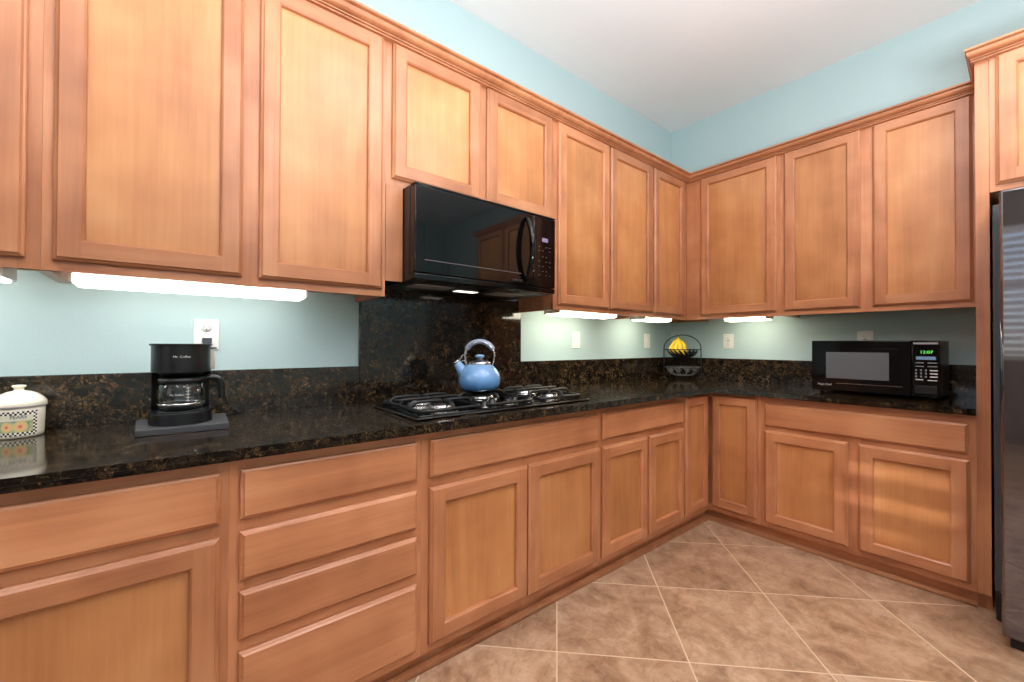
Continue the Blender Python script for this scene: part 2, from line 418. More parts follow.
def drawer(parent, x0, x1, z0, z1, yb, name='drawer_front'):
    if parent.rotation_euler.z > 1: x1 += 0.004
    yf = yb-DT; b = MB()
    X0, X1, Z0, Z1 = slab_edges(b, x0, x1, z0, z1, yb, yf, MAPLE_H, MAPLE_H)
    b.quad((X0, yf, Z0), (X1, yf, Z0), (X1, yf, Z1), (X0, yf, Z1), MAPLE_H)
    return b.build(name, None, parent)
def face_frame(parent, d, stiles, rails):
    """stiles: (x0,x1,z0,z1); rails likewise; front face at y=-d"""
    b = MB()
    for x0, x1, z0, z1 in stiles: b.box(x0, x1, -d, -d+0.019, z0, z1, MAPLE_V)
    for x0, x1, z0, z1 in rails: b.box(x0, x1, -d+0.0004, -d+0.019, z0, z1, MAPLE_H)
    return b.build('face_frame', None, parent)
def upper_body(parent, x0, x1, d, z0, z1, rec=0.032):
    b = MB(); t = 0.014
    b.box(x0, x0+t, -d+0.019, -0.001, z0, z1, MAPLE_V); b.box(x1-t, x1, -d+0.019, -0.001, z0, z1, MAPLE_V)
    b.box(x0+t, x1-t, -d+0.019, -0.001, z0+rec, z0+rec+0.016, INNER)
    b.box(x0+t, x1-t, -d+0.019, -0.001, z1-0.016, z1, INNER)
    b.box(x0+t, x1-t, -0.008, -0.001, z0+rec+0.016, z1-0.016, INNER)
    return b.build('carcass', None, parent)
LEFT = PI/2
def upper(label, x0, x1, doors, rz, d=UD, z0=UZ0, z1=UZ1, dz0=DZ0, dz1=DZ1, fr=None, off=(0, 0, 0), group='maple wall cabinets'):
    t = thing('wall_cabinet', label, 'cabinet', off, rz, group)
    upper_body(t, x0, x1, d, z0, z1)
    st = [(x0, doors[0][0]+0.012, z0, z1), (doors[-1][1]-0.012, x1, z0, z1)]
    for a, c in zip(doors, doors[1:]): st.append((a[1]-0.012, c[0]+0.012, z0, z1))
    face_frame(t, d, st, [(x0, x1, z0, z0+0.045), (x0, x1, z1-0.045, z1)])
    for a, c in doors: door(t, a, c, dz0, dz1, -d)
    return t
# left run: world y is local x
upper('maple wall cabinet at the left edge of the photo, only a door sliver showing', -4.62, -3.7045, [(-4.59, -4.19), (-4.137, -3.735)], LEFT)
upper('large two-door maple wall cabinet above the coffee maker', -3.704, -2.749, [(-3.682, -3.252), (-3.199, -2.769)], LEFT)
t = upper('short two-door maple wall cabinet above the black hood microwave', -2.7485, -1.779, [(-2.724, -2.285), (-2.242, -1.801)], LEFT, z0=1.829, dz0=1.857)
fl = MB(); fl.box(-2.747, -2.672, -UD, -UD+0.019, 1.428, 1.829); fl.build('filler_strip', MAPLE_V, t)
upper('tall two-door maple wall cabinet right of the hood microwave', -1.7785, -0.8025, [(-1.746, -1.300), (-1.276, -0.820)], LEFT)
t = thing('wall_cabinet', 'narrow single-door maple wall cabinet in the corner left of the wall bend', 'cabinet', (0, 0, 0), LEFT, 'maple wall cabinets')
upper_body(t, -0.802, -0.02, UD, UZ0, UZ1)
face_frame(t, UD, [(-0.802, -0.775, UZ0, UZ1), (-0.396, -0.3215, UZ0, UZ1)], [(-0.802, -0.33, UZ0, UZ0+0.045), (-0.802, -0.33, UZ1-0.045, UZ1)])
door(t, -0.787, -0.384, DZ0, DZ1, -UD)
# right run
t = thing('wall_cabinet', 'single-door maple wall cabinet just right of the corner, above the fruit basket', 'cabinet', (0, 0, 0), 0, 'maple wall cabinets')
upper_body(t, 0.3225, 0.969, UD-0.0005, UZ0, UZ1)
face_frame(t, UD, [(0.3225, 0.449, UZ0, UZ1), (0.937, 0.969, UZ0, UZ1)], [(0.3225, 0.969, UZ0, UZ0+0.045), (0.3225, 0.969, UZ1-0.045, UZ1)])
door(t, 0.437, 0.949, DZ0, DZ1, -UD)
upper('two-door maple wall cabinet above the countertop microwave', 0.9695, 1.846, [(0.992, 1.382), (1.438, 1.821)], 0)
# tall end panel and over-fridge cabinet
pan = MB(); pan.prism([(-0.001, 0.0), (-0.612, 0.0), (-0.612, 0.076), (-BD, 0.076), (-BD, UZ1), (-0.001, UZ1)], 'x', 1.8465, 1.888)
tag(pan.build('end_panel', MAPLE_V), 'tall maple end panel standing between the countertop and the black refrigerator', 'panel')
t = thing('wall_cabinet', 'deep maple cabinet above the black refrigerator at the right edge', 'cabinet', (0, 0, 0), 0, 'maple wall cabinets')
upper_body(t, 1.889, 2.95, BD, 1.836, UZ1, 0.004)
face_frame(t, BD, [(1.889, 1.92, 1.836, UZ1), (2.395, 2.44, 1.836, UZ1), (2.915, 2.95, 1.836, UZ1)], [(1.889, 2.95, 1.836, 1.881), (1.889, 2.95, UZ1-0.045, UZ1)])
door(t, 1.908, 2.402, 1.863, DZ1, -BD); door(t, 2.432, 2.928, 1.863, DZ1, -BD)

# crown moulding: profile (projection, z) swept along a path with mitred corners
CP = [(0.0, 2.4235), (0.0245, 2.4235), (0.0250, 2.4250), (0.0250, 2.4285), (0.0195, 2.4295), (0.0195, 2.4315), (0.0300, 2.4325), (0.0310, 2.4365), (0.0270, 2.4375), (0.0270, 2.4390),
      (0.0335, 2.4395), (0.0420, 2.4405), (0.0490, 2.4440), (0.0535, 2.4490), (0.0555, 2.4550), (0.0555, 2.4585), (0.0520, 2.4595), (0.0520, 2.4610), (0.0670, 2.4620), (0.0695, 2.4645), (0.0695, 2.4700), (0.0680, 2.4720), (0.0, 2.4720)]
def crown(path, label, ks=None):
    """path: list of (x,y) along the frame front; outward on the right-hand side of travel"""
    b = MB(); pts = [Vector(p) for p in path]; n = len(pts); rows = []
    for i in range(n):
        d0 = (pts[i]-pts[i-1]).normalized() if i else (pts[1]-pts[0]).normalized()
        d1 = (pts[i+1]-pts[i]).normalized() if i < n-1 else d0
        n0 = Vector((d0.y, -d0.x)); n1 = Vector((d1.y, -d1.x)); ks = ks or [1]*(n-1)
        m = n0*ks[max(i-1, 0)] if abs(n0.dot(n1)) > 0.5 else n0*ks[i-1]+n1*ks[i]
        if i == n-1: m = n0*ks[-1]
        rows.append([(pts[i].x+m.x*p, pts[i].y+m.y*p, zz) for p, zz in CP])
    np_ = len(CP)
    V = [[b.bm.verts.new(p) for p in r] for r in rows]
    for A, B in zip(V, V[1:]):
        for j in range(np_):
            q = (j+1) % np_; b.bm.faces.new((A[j], A[q], B[q], B[j]))
    b.bm.faces.new(V[0]); b.bm.faces.new(V[-1][::-1])
    return tag(b.build('crown_molding', MAPLE_X), label, 'molding', 'maple crown moldings')
MAPLE_X = maple('maple_molding', D, M_, L_, 'x')
MAPLE_Y = MAPLE_H
crown([(UD, -4.62), (UD, -UD), (1.8455, -UD)], 'maple crown molding running over both rows of wall cabinets and bending at the corner')
crown([(1.846, -0.392), (1.846, -BD), (2.95, -BD)], 'maple crown molding stepping forward above the refrigerator cabinet', [0.38, 1])

# base cabinets
BZ0, BZ1 = 0.076, 0.857
def base_body(parent, x0, x1, d=BD):
    b = MB(); b.box(x0+0.001, x1-0.001, -d+0.019, -0.003, BZ0, BZ1-0.001); return b.build('carcass', MAPLE_V, parent)
def base(label, x0, x1, rz):
    t = thing('base_cabinet', label, 'cabinet', (0, 0, 0), rz, 'maple base cabinets'); base_body(t, x0, x1); return t
T0, T1 = 0.692, 0.825       # top drawer
D0, D1 = 0.108, 0.657
t = base('maple base cabinet at the left end, one wide drawer front above a door', -4.30, -3.3062, LEFT)
face_frame(t, BD, [(-4.30, -4.25, BZ0, BZ1), (-3.342, -3.3062, BZ0, BZ1), (-3.83, -3.78, BZ0, 0.70)], [(-4.30, -3.3062, BZ0, 0.12), (-4.30, -3.3062, 0.64, 0.71), (-4.30, -3.3062, 0.81, BZ1)])
drawer(t, -4.27, -3.330, T0, T1, -BD); door(t, -4.27, -3.815, D0, D1, -BD); door(t, -3.785, -3.330, D0, D1, -BD)
t = base('maple base cabinet with a stack of four drawers', -3.3058, -2.7472, LEFT)
face_frame(t, BD, [(-3.3058, -3.27, BZ0, BZ1), (-2.785, -2.7472, BZ0, BZ1)], [(-3.3058, -2.7472, BZ0, 0.12), (-3.3058, -2.7472, 0.325, 0.385), (-3.3058, -2.7472, 0.49, 0.54), (-3.3058, -2.7472, 0.645, 0.705), (-3.3058, -2.7472, 0.81, BZ1)])
for z0, z1 in ((T0, T1), (0.529, 0.660), (0.371, 0.501), (0.109, 0.338)): drawer(t, -3.282, -2.772, z0, z1, -BD)
t = base('two-door maple base cabinet under the gas cooktop', -2.7468, -1.7912, LEFT)
face_frame(t, BD, [(-2.7468, -2.70, BZ0, BZ1), (-1.83, -1.7912, BZ0, BZ1), (-2.285, -2.24, BZ0, 0.70)], [(-2.7468, -1.7912, BZ0, 0.12), (-2.7468, -1.7912, 0.64, 0.71), (-2.7468, -1.7912, 0.81, BZ1)])
drawer(t, -2.719, -1.812, T0, T1, -BD, 'false_drawer_front'); door(t, -2.719, -2.269, D0, D1, -BD); door(t, -2.258, -1.800, D0, D1, -BD)
t = base('maple base cabinet between cooktop and corner, one drawer over two doors', -1.7908, -0.9896, LEFT)
face_frame(t, BD, [(-1.7908, -1.75, BZ0, BZ1), (-1.03, -0.9896, BZ0, BZ1), (-1.41, -1.36, BZ0, 0.70)], [(-1.7908, -0.9896, BZ0, 0.12), (-1.7908, -0.9896, 0.64, 0.71), (-1.7908, -0.9896, 0.81, BZ1)])
drawer(t, -1.772, -1.013, T0, T1, -BD); door(t, -1.772, -1.394, D0, D1, -BD, stile=0.052); door(t, -1.367, -1.004, D0, D1, -BD, stile=0.052)
# corner cabinet (two narrow doors folded over the inside corner)
t = thing('base_cabinet', 'corner maple base cabinet with two tall narrow doors meeting in the bend', 'cabinet', (0, 0, 0), 0, 'maple base cabinets')
cb = MB(); cb.prism([(0.003, -0.003), (0.003, -0.987), (BD-0.019, -0.987), (BD-0.019, -BD+0.019), (0.970, -BD+0.019), (0.970, -0.003)], 'z', BZ0, BZ1-0.001)
cb.build('carcass', MAPLE_V, t)
ff = MB()
for y0, y1, z0, z1, m in ((-0.9892, -0.966, BZ0, BZ1, MAPLE_V), (-0.9658, -BD, BZ0, 0.12, MAPLE_V), (-0.9658, -BD, 0.82, BZ1, MAPLE_V)): ff.box(BD-0.019, BD, y0, y1, z0, z1, m)
for x0, x1, z0, z1 in ((0.945, 0.970, BZ0, BZ1), (BD, 0.9448, BZ0, 0.12), (BD, 0.9448, 0.82, BZ1)): ff.box(x0, x1, -BD, -BD+0.019, z0, z1, MAPLE_V)
ff.build('face_frame', None, t)
d_ = door(t, -0.976, -0.697, D0, 0.842, -BD, stile=0.05); d_.rotation_euler = (0, 0, LEFT)
door(t, 0.679, 0.951, D0, 0.842, -BD, stile=0.05)
t = base('two-door maple base cabinet below the countertop microwave', 0.9705, 1.846, 0)
face_frame(t, BD, [(0.9705, 1.01, BZ0, BZ1), (1.385, 1.445, BZ0, 0.70), (1.80, 1.846, BZ0, BZ1)], [(0.9705, 1.846, BZ0, 0.12), (0.9705, 1.846, 0.64, 0.705), (0.9705, 1.846, 0.80, BZ1)])
drawer(t, 0.996, 1.822, 0.683, 0.815, -BD, 'false_drawer_front'); door(t, 0.996, 1.393, D0, 0.655, -BD); door(t, 1.436, 1.826, D0, 0.655, -BD)
# toe kick with its quarter-round at the floor
KX = 0.612; SX = 0.6404
def kick(poly, label):
    b = MB(); b.prism(poly, 'z', 0.0, 0.0755); return tag(b.build('toe_kick', MAPLE_H), label, 'toe kick', 'maple toe kicks')
k1 = kick([(KX-0.016, -4.30), (KX, -4.30), (KX, -KX), (1.846, -KX), (1.846, -KX+0.016), (KX-0.016, -KX+0.016)], 'maple toe kick board along the floor under both rows of base cabinets')
q = MB(); q.prism([(KX+0.0002, -4.3), (SX, -4.3), (SX, -SX), (1.846, -SX), (1.846, -KX-0.0002), (KX+0.0002, -KX-0.0002)], 'z', 0.0, 0.022, MAPLE_H, 0.010, 3)
q.build('shoe_molding', None, k1)

# countertop: one L-shaped slab with an eased front edge
CT0, CT1, CE = 0.857, 0.888, 0.698
ct = MB()
poly = [(0.001, -4.35), (CE, -4.35), (CE, -CE), (1.8460, -CE), (1.8460, -0.001), (0.001, -0.001)]
ct.prism(poly, 'z', CT0+0.0005, CT1)
ct.bm.edges.ensure_lookup_table()
def front(v): return (abs(v.co.x-CE) < 1e-4 and v.co.y <= -CE+1e-4) or (abs(v.co.y+CE) < 1e-4 and v.co.x >= CE-1e-4)
es = [e for e in ct.bm.edges if front(e.verts[0]) and front(e.verts[1]) and abs(e.verts[0].co.z-e.verts[1].co.z) < 1e-5]
r = bmesh.ops.bevel(ct.bm, geom=es, offset=0.0145, segments=6, affect='EDGES', profile=0.5)
for f in r['faces']: f.smooth = True
tag(ct.build('countertop', GRANITE), 'polished dark brown granite countertop wrapping the corner', 'countertop')
BS = 1.0594
tag(MB().box(0.001, 0.021, -4.35, -2.7485, CT1, BS, None, 0.002, 1).build('backsplash', GRANITE), 'low granite backsplash strip behind the coffee maker', 'backsplash', 'granite backsplash strips')
tag(MB().box(0.001, 0.021, -2.7475, -1.757, CT1, 1.430, None, 0.002, 1).build('backsplash', GRANITE), 'tall granite backsplash slab rising behind the cooktop to the hood microwave', 'backsplash', 'granite backsplash strips')
tag(MB().box(0.001, 0.021, -1.756, -0.001, CT1, BS, None, 0.002, 1).build('backsplash', GRANITE), 'low granite backsplash strip between the cooktop and the corner', 'backsplash', 'granite backsplash strips')
tag(MB().box(0.0215, 1.8460, -0.021, -0.001, CT1, BS, None, 0.002, 1).build('backsplash', GRANITE), 'low granite backsplash strip behind the countertop microwave', 'backsplash', 'granite backsplash strips')

# ------------------------------------------------------------------ under-cabinet lights
def cab_light(x0, x1, rz, label, lens=None, zb=0.0):
    t = thing('under_cabinet_light', label, 'light', (0, 0, 0), rz, 'under-cabinet lights')
    b = MB(); b.box(x0, x1, -0.300, -0.170, 1.376, 1.3915, None, 0.002); b.box(x0, x0+0.008, -0.300, -0.170, 1.338+zb, 1.378, None, 0.002); b.box(x1-0.008, x1, -0.300, -0.170, 1.338+zb, 1.378, None, 0.002)
    b.build('housing', WHITE_P, t)
    l = MB(); l.prism([(-0.298, 1.376), (-0.298, 1.344+zb), (-0.288, 1.334+zb), (-0.19, 1.331+zb), (-0.174, 1.345+zb), (-0.174, 1.376)], 'x', x0+0.008, x1-0.008)
    l.build('diffuser', lens or LENS, t)
cab_light(-4.35, -3.775, LEFT, 'lit under-cabinet strip light at the far left edge')
cab_light(-3.656, -3.036, LEFT, 'long lit under-cabinet strip light above the coffee maker')
cab_light(-1.705, -1.165, LEFT, 'lit under-cabinet strip light just right of the hood microwave', LENS_WARM, 0.008)
cab_light(-0.850, -0.495, LEFT, 'short lit under-cabinet strip light nearest the corner on the cooktop wall', LENS_WARM, 0.008)
cab_light(0.590, 0.875, 0, 'short lit under-cabinet strip light above the outlet beside the fruit basket', LENS_WARM, 0.008)

# ------------------------------------------------------------------ over-the-range microwave (local: front is -y)
t = thing('hood_microwave', 'black over-the-range microwave with curved handle hanging over the cooktop', 'microwave', (0, 0, 0), LEFT)
mx0, mx1, mz0, mz1 = -2.668, -1.866, 1.430, 1.828
MB().box(mx0, mx1, -0.375, -0.022, mz0, mz1, None, 0.003).build('cabinet', BLACK_SATIN, t)
MB().box(mx0+0.004, mx1-0.004, -0.385, -0.375, mz0+0.004, mz1-0.002).build('gasket', DARK_SLOT, t)
f = MB(); f.box(mx0, mx1-0.155, -0.428, -0.3855, mz0+0.028, mz1-0.010, BLACK_GLOSS, 0.004)
dr = f.build('door', None, t)
MB().box(mx0+0.045, mx1-0.235, -0.4295, -0.420, mz0+0.085, mz1-0.085, BLACK_GLASS, 0.0005, 1).build('window', None, dr)
MB().box(mx0+0.045, mx1-0.235, -0.4286, -0.420, mz0+0.0815, mz0+0.0845, DIM_INK).build('window_trim', None, dr)
MB().box(mx0, mx1, -0.426, -0.3855, mz1-0.0085, mz1, BLACK_GLOSS, 0.002).build('vent_panel', None, t)
MB().box(mx0, mx1, -0.426, -0.3855, mz0, mz0+0.026, BLACK_GLOSS, 0.004).build('bottom_rail', None, t)
cp = MB().box(mx1-0.153, mx1, -0.427, -0.3855, mz0+0.028, mz1-0.010, BLACK_GLOSS, 0.004).build('control_panel', None, t)
MB().box(mx1-0.095, mx1-0.055, -0.4285, -0.426, 1.692, 1.712).build('display', LCD_PURPLE, cp)
for i, z in enumerate((1.665, 1.645, 1.615, 1.590, 1.565, 1.540, 1.520)):
    for x in (mx1-0.115, mx1-0.090, mx1-0.065, mx1-0.040):
        if (i+int(abs(x)*1000)) % 3: MB().box(x-0.0045, x+0.0045, -0.4277, -0.4265, z-0.0014, z+0.0014).build('key', DIM_INK, cp)
HX = mx1-0.208
hp = smooth_path([(HX, -0.424, 1.795), (HX, -0.450, 1.772), (HX, -0.474, 1.71), (HX, -0.482, 1.64), (HX, -0.474, 1.565), (HX, -0.450, 1.503), (HX, -0.424, 1.480)], 6)
hb = MB(); n_ = len(hp)
hb.tube(hp, [0.009+0.006*math.sin(PI*i/(n_-1)) for i in range(n_)], BLACK_GLOSS, 12); hb.build('handle', None, dr)
text_mesh('logo', 'SAMSUNG', 0.062, DIM_INK, dr, lambda a, z: ((-2.125+a, -0.428, 1.478+z), (0, -1, 0)), 0.001)
for x0, x1, m, nm in ((mx0+0.07, mx0+0.27, FILTER, 'grease_filter'), (mx0+0.33, mx0+0.45, LENS_DIM, 'lamp_lens'), (mx0+0.51, mx0+0.71, FILTER, 'grease_filter')):
    y0, y1 = (-0.30, -0.175) if nm == 'grease_filter' else (-0.225, -0.175)
    MB().box(x0, x1, y0, y1, mz0-0.0015, mz0+0.002, m).build(nm, None, t)

# ------------------------------------------------------------------ gas cooktop
t = thing('gas_cooktop', 'black five-burner gas cooktop set into the granite counter', 'cooktop', (0.409, -2.281, CT1))
W2, D2 = 0.467, 0.214            # half extents along world y, x
b = MB(); b.box(-D2, D2, -W2, W2, 0.0005, 0.010, BLACK_GLOSS, 0.004, 2); b.box(-D2+0.02, D2-0.02, -W2+0.02, W2-0.02, 0.008, 0.014, BLACK_GLOSS, 0.003, 2)
b.build('glass_top', None, t)
tr = MB()
tr.tube([(D2-0.002, -W2+0.003, 0.006), (D2-0.002, W2-0.003, 0.006)], 0.0025, BLACK_SATIN, 8); tr.tube([(-D2+0.003, -W2+0.002, 0.006), (D2-0.003, -W2+0.002, 0.006)], 0.0025, BLACK_SATIN, 8)
tr.build('edge_trim', None, t)
burners = [(-0.10, -0.30, 0.040), (0.095, -0.30, 0.050), (-0.055, 0.0, 0.055), (-0.10, 0.30, 0.050), (0.095, 0.30, 0.040)]
for bx, by, br in burners:
    u = MB(); u.lathe([(0, 0.0135), (br*1.35, 0.0135), (br*1.35, 0.019), (br*1.05, 0.022), (br, 0.026), (br, 0.034), (0, 0.034)], (bx, by, 0), 28, STEEL)
    bo = u.build('burner', None, t)
    u = MB(); u.lathe([(br*0.92, 0.034), (br*0.95, 0.037), (br*0.9, 0.042), (0, 0.043)], (bx, by, 0), 28, BLACK_MATTE); u.build('burner_cap', None, bo)
def grate(cy, hw, cents):
    """cast grate: rounded frame on feet, arched fingers reaching over each burner; top at z=.058"""
    g = MB(); x0, x1, y0, y1 = -D2+0.032, D2-0.032, cy-hw, cy+hw; zt = 0.0500; rr = 0.0072
    c = 0.03; ring = arc(x1-c, y1-c, c, 0, PI/2, 4)+arc(x0+c, y1-c, c, PI/2, PI, 4)+arc(x0+c, y0+c, c, PI, 1.5*PI, 4)+arc(x1-c, y0+c, c, 1.5*PI, 2*PI, 4)
    g.tube([(p[0], p[1], 0.026) for p in ring], rr, None, 8, closed=True)
    for fx in (x0+0.01, x1-0.01):
        for fy in (y0+0.01, y1-0.01): g.tube([(fx, fy, 0.014), (fx, fy, 0.026)], 0.007, None, 8)
    for bx, by in cents:
        ends = [(bx, y0), (bx, y1)]
        if len(cents) == 2:
            ends.append((x0 if bx < 0 else x1, by)); ends.append((0.0 if bx < 0 else 0.0, by))
        else: ends += [(x0, by), (x1-0.11, by)]
        for ex, ey in ends:
            dv = Vector((bx-ex, by-ey, 0)); L = dv.length; dv.normalize(); o = Vector((ex, ey, 0))
            z0 = 0.026 if (ex, ey) != (0.0, by) else 0.0515
            ptsf = [o+Vector((0, 0, z0)), o+dv*0.003+Vector((0, 0, z0+0.012)) if z0 < 0.03 else o+Vector((0, 0, zt)), o+dv*0.026+Vector((0, 0, zt)), o+dv*(L-0.022)+Vector((0, 0, zt)), o+dv*(L-0.014)+Vector((0, 0, zt-0.005))]
            g.tube(smooth_path(ptsf, 5), rr, None, 8)
    if len(cents) == 2:
        g.tube(smooth_path([(0, y0, 0.026), (0, y0+0.006, 0.044), (0, y0+0.024, zt), (0, y1-0.024, zt), (0, y1-0.006, 0.044), (0, y1, 0.026)], 5), rr, None, 8)
    g.build('grate', BLACK_MATTE, t)
grate(-0.30, 0.135, [(-0.10, -0.30), (0.095, -0.30)])
grate(0.0, 0.125, [(-0.055, 0.0)])
grate(0.30, 0.135, [(-0.10, 0.30), (0.095, 0.30)])
for i, ky in enumerate((-0.125, -0.0625, 0.0, 0.0625, 0.125)):
    kx = 0.145 if i % 2 == 0 else 0.112
    u = MB(); u.lathe([(0.021, 0.0135), (0.021, 0.017), (0.0165, 0.020), (0.0155, 0.036), (0.013, 0.039), (0, 0.039)], (kx, ky, 0), 20, BLACK_SATIN)
    u.box(kx-0.015, kx+0.015, ky-0.0035, ky+0.0035, 0.038, 0.045, BLACK_SATIN, 0.001)
    kb = u.build('knob', None, t)
    MB().lathe([(0.0235, 0.0137), (0.0235, 0.0155), (0.021, 0.0160)], (kx, ky, 0), 20, STEEL).build('knob_ring', None, kb)

# ------------------------------------------------------------------ kettle (standing on the centre grate)
KZ = CT1+0.0575
t = thing('tea_kettle', 'round blue enamel whistling kettle standing on the cooktop', 'kettle', (0.345, -2.289, KZ), YAW)
b = MB(); b.lathe([(0, 0), (0.070, 0.0), (0.080, 0.004), (0.094, 0.020), (0.1005, 0.042), (0.1005, 0.058), (0.094, 0.080), (0.082, 0.100), (0.066, 0.116), (0.050, 0.124), (0.048, 0.126), (0, 0.126)], (0, 0, 0), 48)
body = b.build('body', BLUE, t)
sp = MB(); sp.tube([(-0.070, 0, 0.072), (-0.086, 0, 0.098), (-0.103, 0, 0.122), (-0.108, 0, 0.130)], [0.030, 0.025, 0.019, 0.019], None, 18); sp.build('spout', BLUE, t)
sp = MB(); sp.tube([(-0.107, 0, 0.129), (-0.1115, 0, 0.1355), (-0.116, 0, 0.142)], [0.0195, 0.0205, 0.012], None, 18)
sp.tube(smooth_path([(-0.108, 0, 0.142), (-0.092, 0, 0.150), (-0.078, 0, 0.168), (-0.062, 0, 0.176)], 5), 0.0035, None, 8)
sp.tube(smooth_path([(-0.098, 0, 0.128), (-0.078, 0, 0.140), (-0.060, 0, 0.126)], 5), 0.003, None, 8)
sp.build('whistle_cap', CHROME, t)
l = MB(); l.lathe([(0.052, 0.123), (0.053, 0.128), (0.048, 0.136), (0.032, 0.144), (0.016, 0.148), (0, 0.149)], (0, 0, 0), 40); lid = l.build('lid', STEEL, t)
l = MB(); l.lathe([(0.008, 0.147), (0.009, 0.152), (0.020, 0.156), (0.023, 0.162), (0.020, 0.168), (0, 0.171)], (0, 0, 0), 28); l.build('lid_knob', BLUE, lid)
hw = MB(); R0 = 0.071
for dy in (-0.011, 0.011):
    pts = [(-0.060, dy, 0.112), (-0.067, dy, 0.135), (-0.070, dy, 0.156)] + [(R0*math.cos(a), dy, 0.160+R0*math.sin(a)) for a in [PI-0.05-(PI-0.1)*i/16 for i in range(17)]] + [(0.070, dy, 0.156), (0.067, dy, 0.135), (0.060, dy, 0.112)]
    hw.tube(pts, 0.0035, None, 8)
hd = hw.build('handle', CHROME, t)
gp = MB(); gp.tube([(R0*math.cos(a), 0, 0.161+R0*math.sin(a)) for a in [PI*0.86-PI*0.72*i/20 for i in range(21)]], [0.0125 if 0 < i < 20 else 0.008 for i in range(21)], None, 14); gp.build('grip', BLUE_G, hd)

# ------------------------------------------------------------------ slate board, coffee maker
b = MB(); b.prism([(0.128, -3.520), (0.358, -3.510), (0.368, -3.283), (0.128, -3.275)], 'z', CT1, CT1+0.020, None, 0.002, 1)
tag(b.build('slate_board', SLATE), 'flat dark grey board lying under the coffee maker', 'board')
MZ = CT1+0.0206
t = thing('coffee_maker', 'black drip coffee maker with glass carafe on a grey board', 'coffee maker', (0.250, -3.404, MZ), LEFT)
def dshape(hw, yf, yb, n=18):   # rounded front (-y), squarer back
    o = []
    for i in range(n+1):
        a = PI + PI*i/n; o.append((hw*math.cos(a), (yf+hw*0.0)+(-hw*math.sin(a)-hw)*-1.0*0 + (yf+hw)+hw*math.sin(a)*1.0-yf))
    return o
def dpoly(hw, front, back, n=20, r=0.02):
    cy = front+hw
    o = [(hw*math.cos(PI+PI*i/n), cy+hw*math.sin(PI+PI*i/n)) for i in range(n+1)]
    o += [(hw, back-r)] + [(hw-r+r*math.cos(a), back-r+r*math.sin(a)) for a in (PI/6, PI/3, PI/2)] + [(-hw+r+r*math.cos(a), back-r+r*math.sin(a)) for a in (PI/2, PI*2/3, PI*5/6)] + [(-hw, back-r)]
    return o
b = MB(); b.prism(dpoly(0.082, -0.090, 0.095), 'z', 0.0, 0.036, None, 0.006, 3, True); bs = b.build('base', BLACK_SATIN, t)
MB().lathe([(0, 0.036), (0.060, 0.036), (0.060, 0.040), (0.054, 0.041), (0, 0.041)], (0, -0.018, 0), 32).build('warming_plate', BLACK_MATTE, bs)
b = MB(); b.prism([(-0.076, 0.042), (-0.055, 0.052), (0.055, 0.052), (0.076, 0.042), (0.076, 0.075), (0.06, 0.095), (-0.06, 0.095), (-0.076, 0.075)], 'z', 0.035, 0.166, None, 0.002, 1); b.build('column', BLACK_SATIN, t)
b = MB(); b.prism(dpoly(0.0765, -0.088, 0.095), 'z', 0.1625, 0.248, None, 0.003, 2, True); rs = b.build('brew_housing', BLACK_SATIN, t)
b = MB(); b.lathe([(0, 0.150), (0.05, 0.150), (0.062, 0.163)], (0, -0.014, 0), 28); b.build('brew_basket', BLACK_MATTE, t)
b = MB(); b.prism(dpoly(0.081, -0.0925, 0.098), 'z', 0.247, 0.2535, None, 0.003, 2, True); b.build('lid', BLACK_SATIN, t)
b = MB(); b.box(0.0745, 0.092, 0.030, 0.080, 0.166, 0.236, TANK, 0.004); b.box(0.073, 0.096, 0.028, 0.082, 0.236, 0.242, BLACK_SATIN, 0.002); b.build('water_tank', None, t)
def bend(cy, R, zc, xc=0.0):
    return lambda a, z: ((R*math.sin((a+xc)/R), cy-R*math.cos((a+xc)/R), zc+z), (math.sin((a+xc)/R), -math.cos((a+xc)/R), 0))
text_mesh('logo', 'Mr. Coffee', 0.043, WHITE_INK, rs, bend(-0.0115, 0.0765, 0.213), 0.0006)
cy = -0.020
b = MB(); b.lathe([(0, 0.0415), (0.045, 0.0415), (0.054, 0.046), (0.0605, 0.060), (0.0625, 0.080), (0.0615, 0.100), (0.057, 0.120), (0.050, 0.134), (0.0485, 0.134), (0.0555, 0.120), (0.060, 0.100), (0.061, 0.080), (0.059, 0.061), (0.053, 0.0478), (0.045, 0.0435), (0, 0.0435)], (0, cy, 0), 40)
cf = b.build('carafe', GLASS, t)
b = MB(); b.lathe([(0.0535, 0.128), (0.0585, 0.129), (0.0585, 0.141), (0.050, 0.147), (0, 0.148)], (0, cy, 0), 36, BLACK_SATIN); b.build('carafe_lid', None, cf)
b = MB(); b.lathe([(0.0612, 0.0585), (0.0622, 0.0585), (0.0637, 0.066), (0.0627, 0.066)], (0, cy, 0), 36, CHROME); b.build('carafe_band', None, cf)
b = MB()
hp = smooth_path([(0.052, cy, 0.137), (0.080, cy, 0.142), (0.100, cy, 0.134), (0.1065, cy, 0.112), (0.108, cy, 0.080), (0.107, cy, 0.068)], 6)
b.tube(hp, [0.008]*4+[0.0095]*(len(hp)-5)+[0.007], BLACK_SATIN, 12); b.build('carafe_handle', None, cf)
text_mesh('carafe_logo', 'Mr. Coffee', 0.034, WHITE_INK, cf, bend(cy, 0.0628, 0.094, -0.012), 0.0006)
gm = MB(); 
for i in range(5):
    z = 0.074+i*0.010; P0 = [bend(cy, 0.0628, z, 0.010)(a, zz) for a, zz in ((0, 0), (0.012, 0), (0.012, 0.0014), (0, 0.0014))]
    gm.quad(*[tuple(Vector(p)+Vector(n)*0.0006) for p, n in P0])
